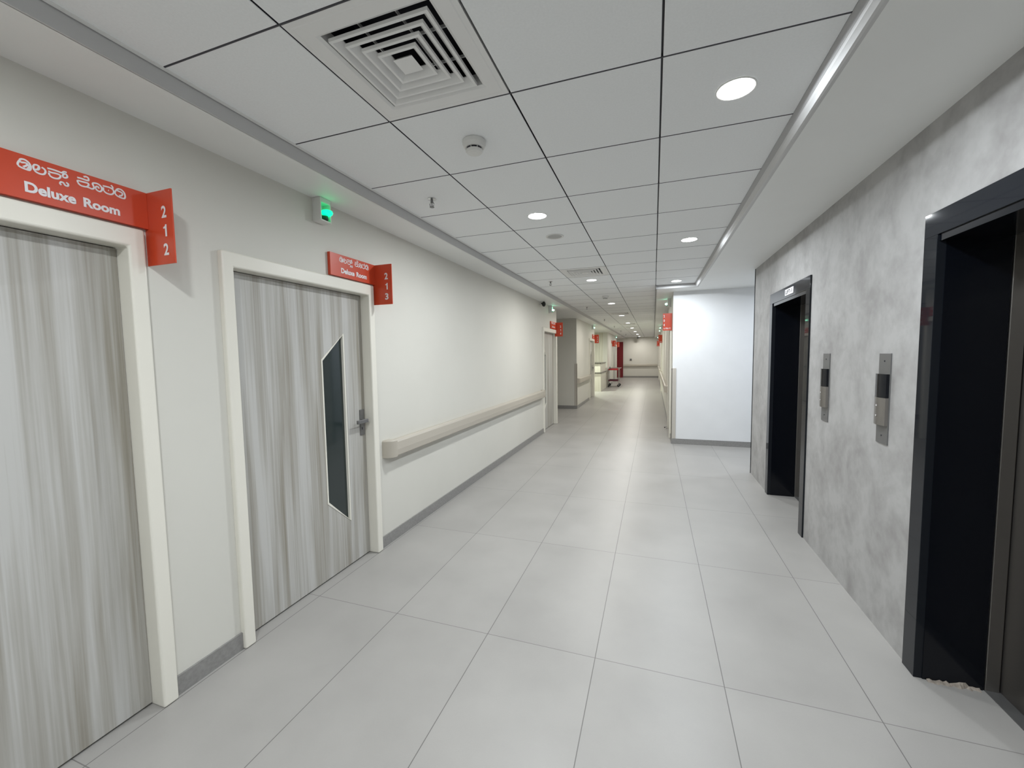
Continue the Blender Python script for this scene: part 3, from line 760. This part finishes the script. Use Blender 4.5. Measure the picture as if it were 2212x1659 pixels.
# sprinklers
def spr_proto():
    root = empty('sprinkler')
    bm = bmesh.new(); lathe(bm, [(0.0, -0.0005), (0.031, -0.0005), (0.031, -0.003), (0.014, -0.008), (0.0, -0.008)], seg=24); obj('escutcheon', bm, M['chrome'], root)
    bm = bmesh.new(); lathe(bm, [(0.009, -0.008), (0.009, -0.026), (0.006, -0.028), (0.0, -0.028)], seg=12)
    for s in (-1, 1): tube(bm, [(s * 0.008, 0, -0.024), (s * 0.016, 0, -0.034), (s * 0.014, 0, -0.046), (s * 0.004, 0, -0.056)], 0.0026, 6)
    lathe(bm, [(0.003, -0.026), (0.003, -0.054), (0.0, -0.054)], seg=8)
    obj('frame', bm, M['dsteel'], root)
    bm = bmesh.new(); lathe(bm, [(0.0, -0.055), (0.016, -0.055), (0.016, -0.058), (0.0, -0.058)], seg=16); obj('deflector', bm, M['dsteel'], root)
    return root
s0 = spr_proto(); first = True
slab = {0: 'nearest metal sprinkler head in the left tile row', 1: 'second sprinkler head, above the far end of the handrail'}
for i, y in enumerate((2.6, 6.08, 9.62, 13.2, 16.6, 20.0, 23.6)):
    loc = (-1.475, y, ZC)
    if first: o = s0; o.location = loc; first = False
    else: o = copy_tree(s0, loc)
    tag(o, slab.get(i, 'tiny distant sprinkler head in the left tile row'), 'sprinkler', 'ceiling sprinkler heads' if i < 2 else 'distant sprinkler heads')

# emergency / nurse call lights
def elight_proto(mat, side=1):
    root = empty('door_indicator_light')
    s = side
    def X(a, b): return (a, b) if s > 0 else (-b, -a)
    bm = bmesh.new()
    hw = 0.046
    box(bm, *X(0.0, 0.010), -hw, hw, 0.0, 0.148)
    box(bm, *X(0.010, 0.068), -hw, -hw + 0.008, 0.0, 0.148); box(bm, *X(0.010, 0.068), hw - 0.008, hw, 0.0, 0.148)
    box(bm, *X(0.010, 0.068), -hw + 0.008, hw - 0.008, 0.118, 0.148); box(bm, *X(0.010, 0.068), -hw + 0.008, hw - 0.008, 0.0, 0.010)
    obj('housing', bm, M['white'], root, bevel=0.002)
    bm = bmesh.new(); lathe(bm, [(0.0, 0.012), (0.020, 0.012), (0.022, 0.02), (0.020, 0.038), (0.0, 0.038)], (s * 0.056, 0, 0), 20); obj('lamp_base', bm, M['dkgreen'], root)
    bm = bmesh.new(); lathe(bm, [(0.0, 0.038), (0.022, 0.038), (0.033, 0.048), (0.036, 0.058), (0.032, 0.068), (0.018, 0.074), (0.0, 0.075)], (s * 0.076, 0, 0), 24); obj('lamp', bm, mat, root, smooth=True)
    return root
e0 = elight_proto(M['green']); e0.location = (XL, 2.20, 2.456); tag(e0, 'bright green light in a white box above the 213 door', 'indicator light', 'green lights above the doors')
e1 = elight_proto(M['greenglow'])
e1.location = (XL, 8.53, 2.456); tag(e1, 'green light in a white box above the 214 door', 'indicator light', 'green lights above the doors')
o = copy_tree(e1, (XL, 14.85, 2.456)); tag(o, 'small green light above the left door before the counter', 'indicator light', 'green lights above the doors')
o = copy_tree(e1, (XL, 24.0, 2.456)); tag(o, 'tiny light on the left wall above the door behind the trolley', 'indicator light', 'green lights above the doors')
e2 = elight_proto(M['greenglow'], -1)
e2.location = (XR, 8.5, 2.456); tag(e2, 'green light above the 204 sign on the right wall', 'indicator light', 'green lights above the doors')
for y, l in ((16.3, 'upper of two close green lights on the right wall'), (18.4, 'lower of two close green lights on the right wall'), (26.0, 'tiny farthest light on the right wall')):
    o = copy_tree(e2, (XR, y, 2.456)); tag(o, l, 'indicator light', 'green lights above the doors')

# cameras
root = empty('security_camera', (XL, 7.80, 2.52)); tag(root, 'small black security camera on the left wall before the 214 door', 'camera')
obj('mount', B((0.0, 0.02, -0.03, 0.03, 0.02, 0.08)), M['white'], root, bevel=0.003)
bm = bmesh.new(); tube(bm, [(0.015, 0, 0.05), (0.05, -0.01, 0.05)], 0.012); obj('arm', bm, M['rubber'], root)
bm = bmesh.new(); bmesh.ops.create_uvsphere(bm, u_segments=20, v_segments=12, radius=0.043, matrix=Matrix.Translation((0.075, -0.015, 0.035)) @ Matrix.Diagonal((0.85, 1, 1.15, 1)))
obj('body', bm, M['rubber'], root, smooth=True)
root = empty('security_camera', (-0.97, 27.6, ZC)); tag(root, 'tiny dark security camera hanging from the ceiling at the far end', 'camera')
bm = bmesh.new(); lathe(bm, [(0.0, 0.0), (0.02, 0.0), (0.02, -0.04), (0.0, -0.04)], seg=12); obj('mount', bm, M['dsteel'], root)
bm = bmesh.new(); bmesh.ops.create_uvsphere(bm, u_segments=16, v_segments=10, radius=0.06, matrix=Matrix.Translation((0, 0, -0.08))); obj('body', bm, M['rubber'], root, smooth=True)

# wall switch at far end
root = empty('wall_socket', (-1.44, YF, 1.13)); tag(root, 'small grey switch box on the far end wall', 'switch')
obj('box', B((-0.06, 0.06, -0.03, 0.0, 0, 0.12)), M['dsteel'], root, bevel=0.004)
obj('toggle', B((-0.02, 0.02, -0.04, -0.03, 0.04, 0.08)), M['rubber'], root)

# ------------------------------------------------------------------ reception counter
root = empty('reception_counter', (-3.6, 17.5, 0)); tag(root, 'pale wood panelled reception counter with dark tops on the left', 'counter')
obj('lower_front', B((0.0, 1.49, 0.0, 2.0, 0.0, 0.765)), M['lam'], root, bevel=0.002)
obj('upper_screen', B((0.0, 1.47, 0.02, 2.0, 0.80, 1.175)), M['lam'], root, bevel=0.002)
obj('counter_top', B((-0.02, 1.52, -0.03, 2.0, 0.765, 0.80)), M['granite'], root, bevel=0.003)
obj('ledge_top', B((-0.02, 1.50, -0.01, 2.0, 1.175, 1.21)), M['granite'], root, bevel=0.003)

# ------------------------------------------------------------------ trolley
root = empty('instrument_trolley', (-1.83, 20.45, 0)); tag(root, 'red two-tray hospital trolley on black wheels by the far left door', 'trolley')
W_, D_ = 0.24, 0.36
bm = bmesh.new()
for sx in (-1, 1):
    for sy in (-1, 1): tube(bm, [(sx * W_, sy * D_, 0.125), (sx * W_, sy * D_, 0.90)], 0.0125, 8)
    tube(bm, [(sx * W_, -D_, 0.17), (sx * W_, D_, 0.17)], 0.009, 8)
for sy in (-1, 1): tube(bm, [(-W_, sy * D_, 0.90), (W_, sy * D_, 0.90)], 0.0125, 8)
obj('frame', bm, M['chrome'], root)
def tray(z, mat, nm):
    bm = B((-W_, W_, -D_, D_, z, z + 0.008), (-W_, -W_ + 0.008, -D_, D_, z, z + 0.06), (W_ - 0.008, W_, -D_, D_, z, z + 0.06),
           (-W_, W_, -D_, -D_ + 0.008, z, z + 0.06), (-W_, W_, D_ - 0.008, D_, z, z + 0.06))
    obj(nm, bm, mat, root)
tray(0.80, M['tray'], 'top_tray'); tray(0.27, M['trayd'], 'lower_tray')
bm = bmesh.new(); tube(bm, [(W_, -D_, 0.88), (W_ + 0.09, -D_, 0.90), (W_ + 0.09, D_, 0.90), (W_, D_, 0.88)], 0.010, 8); obj('push_handle', bm, M['chrome'], root)
for sx in (-1, 1):
    for sy in (-1, 1):
        bm = bmesh.new(); lathe(bm, [(0.0, -0.016), (0.058, -0.016), (0.062, -0.01), (0.062, 0.01), (0.058, 0.016), (0.0, 0.016)], (sx * W_, sy * D_, 0.062), 24, 'y')
        wh = obj('wheel', bm, M['rubber'], root)
        obj('fork', B((sx * W_ - 0.018, sx * W_ + 0.018, sy * D_ - 0.024, sy * D_ - 0.018, 0.05, 0.13), (sx * W_ - 0.018, sx * W_ + 0.018, sy * D_ + 0.018, sy * D_ + 0.024, 0.05, 0.13),
                      (sx * W_ - 0.018, sx * W_ + 0.018, sy * D_ - 0.024, sy * D_ + 0.024, 0.125, 0.133)), M['dsteel'], wh)
root = empty('bottle', (-2.0, 20.2, 0.808)); tag(root, 'small black bottle standing on the trolley top tray', 'bottle')
bm = bmesh.new(); lathe(bm, [(0.0, 0.0), (0.036, 0.0), (0.038, 0.01), (0.038, 0.09), (0.02, 0.12), (0.016, 0.125), (0.0, 0.125)], seg=20); obj('body', bm, M['rubber'], root)
bm = bmesh.new(); lathe(bm, [(0.0, 0.125), (0.02, 0.125), (0.02, 0.155), (0.0, 0.155)], seg=16); obj('cap', bm, M['rubber'], root)

# door stopper at 204
root = empty('door_stopper', (XR, 8.98, 0.0)); tag(root, 'black ended door stopper low on the 204 doorway', 'door stopper')
bm = bmesh.new(); tube(bm, [(-0.032, 0, 0.05), (-0.075, 0.0, 0.035)], 0.006); tube(bm, [(-0.032, 0, 0.03), (-0.05, 0.0, 0.006)], 0.004); obj('arm', bm, M['dsteel'], root)
bm = bmesh.new(); bmesh.ops.create_uvsphere(bm, u_segments=14, v_segments=8, radius=0.013, matrix=Matrix.Translation((-0.08, 0, 0.033))); obj('tip', bm, M['rubber'], root)

# chipped mortar at the near lift threshold
bm = bmesh.new(); rnd = random.Random(3)
top = []; N = 16
for k in range(N + 1):
    x = 1.235 + 0.19 * k / N
    h = 0.004 + 0.022 * rnd.random() * (1 if 4 < k < 14 else 0.5); d = 0.006 + 0.016 * rnd.random()
    yb = 2.3755
    top.append([bm.verts.new((x, yb - 0.001, 0.0)), bm.verts.new((x + rnd.uniform(-.002, .002), yb - 0.0015, h)), bm.verts.new((x, yb - d, 0.0))])
for a, b in zip(top, top[1:]):
    for i in range(3): bm.faces.new((a[i], b[i], b[(i + 1) % 3], a[(i + 1) % 3]))
bm.faces.new(top[0]); bm.faces.new(top[-1][::-1])
o = obj('broken_mortar', bm, M['mortar']); tag(o, 'ragged broken mortar along the floor inside the near lift doorway', 'mortar')

# ------------------------------------------------------------------ camera
Rm = [[0.9449323633602977, 0.32692130379431894, -0.015009656882979252], [-0.008385657705001524, 0.07003566465952174, 0.9975092412707531], [-0.3271582329992273, 0.94245289898282, -0.06892041627632313]]
cd = bpy.data.cameras.new('camera'); cam = bpy.data.objects.new('camera', cd); COL.objects.link(cam)
cd.sensor_width = 36; cd.lens = 36 * 883.385 / 2212; cd.clip_start = 0.05; cd.clip_end = 100
r, u, f = Rm
cam.matrix_world = Matrix(((r[0], u[0], -f[0], 0), (r[1], u[1], -f[1], 0), (r[2], u[2], -f[2], 1.5648), (0, 0, 0, 1)))
scene.camera = cam

w = bpy.data.worlds.new('world'); scene.world = w; w.use_nodes = True
w.node_tree.nodes['Background'].inputs['Color'].default_value = (0.8, 0.85, 1.0, 1)
w.node_tree.nodes['Background'].inputs['Strength'].default_value = 0.02
vs = scene.view_settings
vs.view_transform = 'Standard'; vs.look = 'None'; vs.gamma = 1.0; vs.use_curve_mapping = False
vs.exposure = -0.09
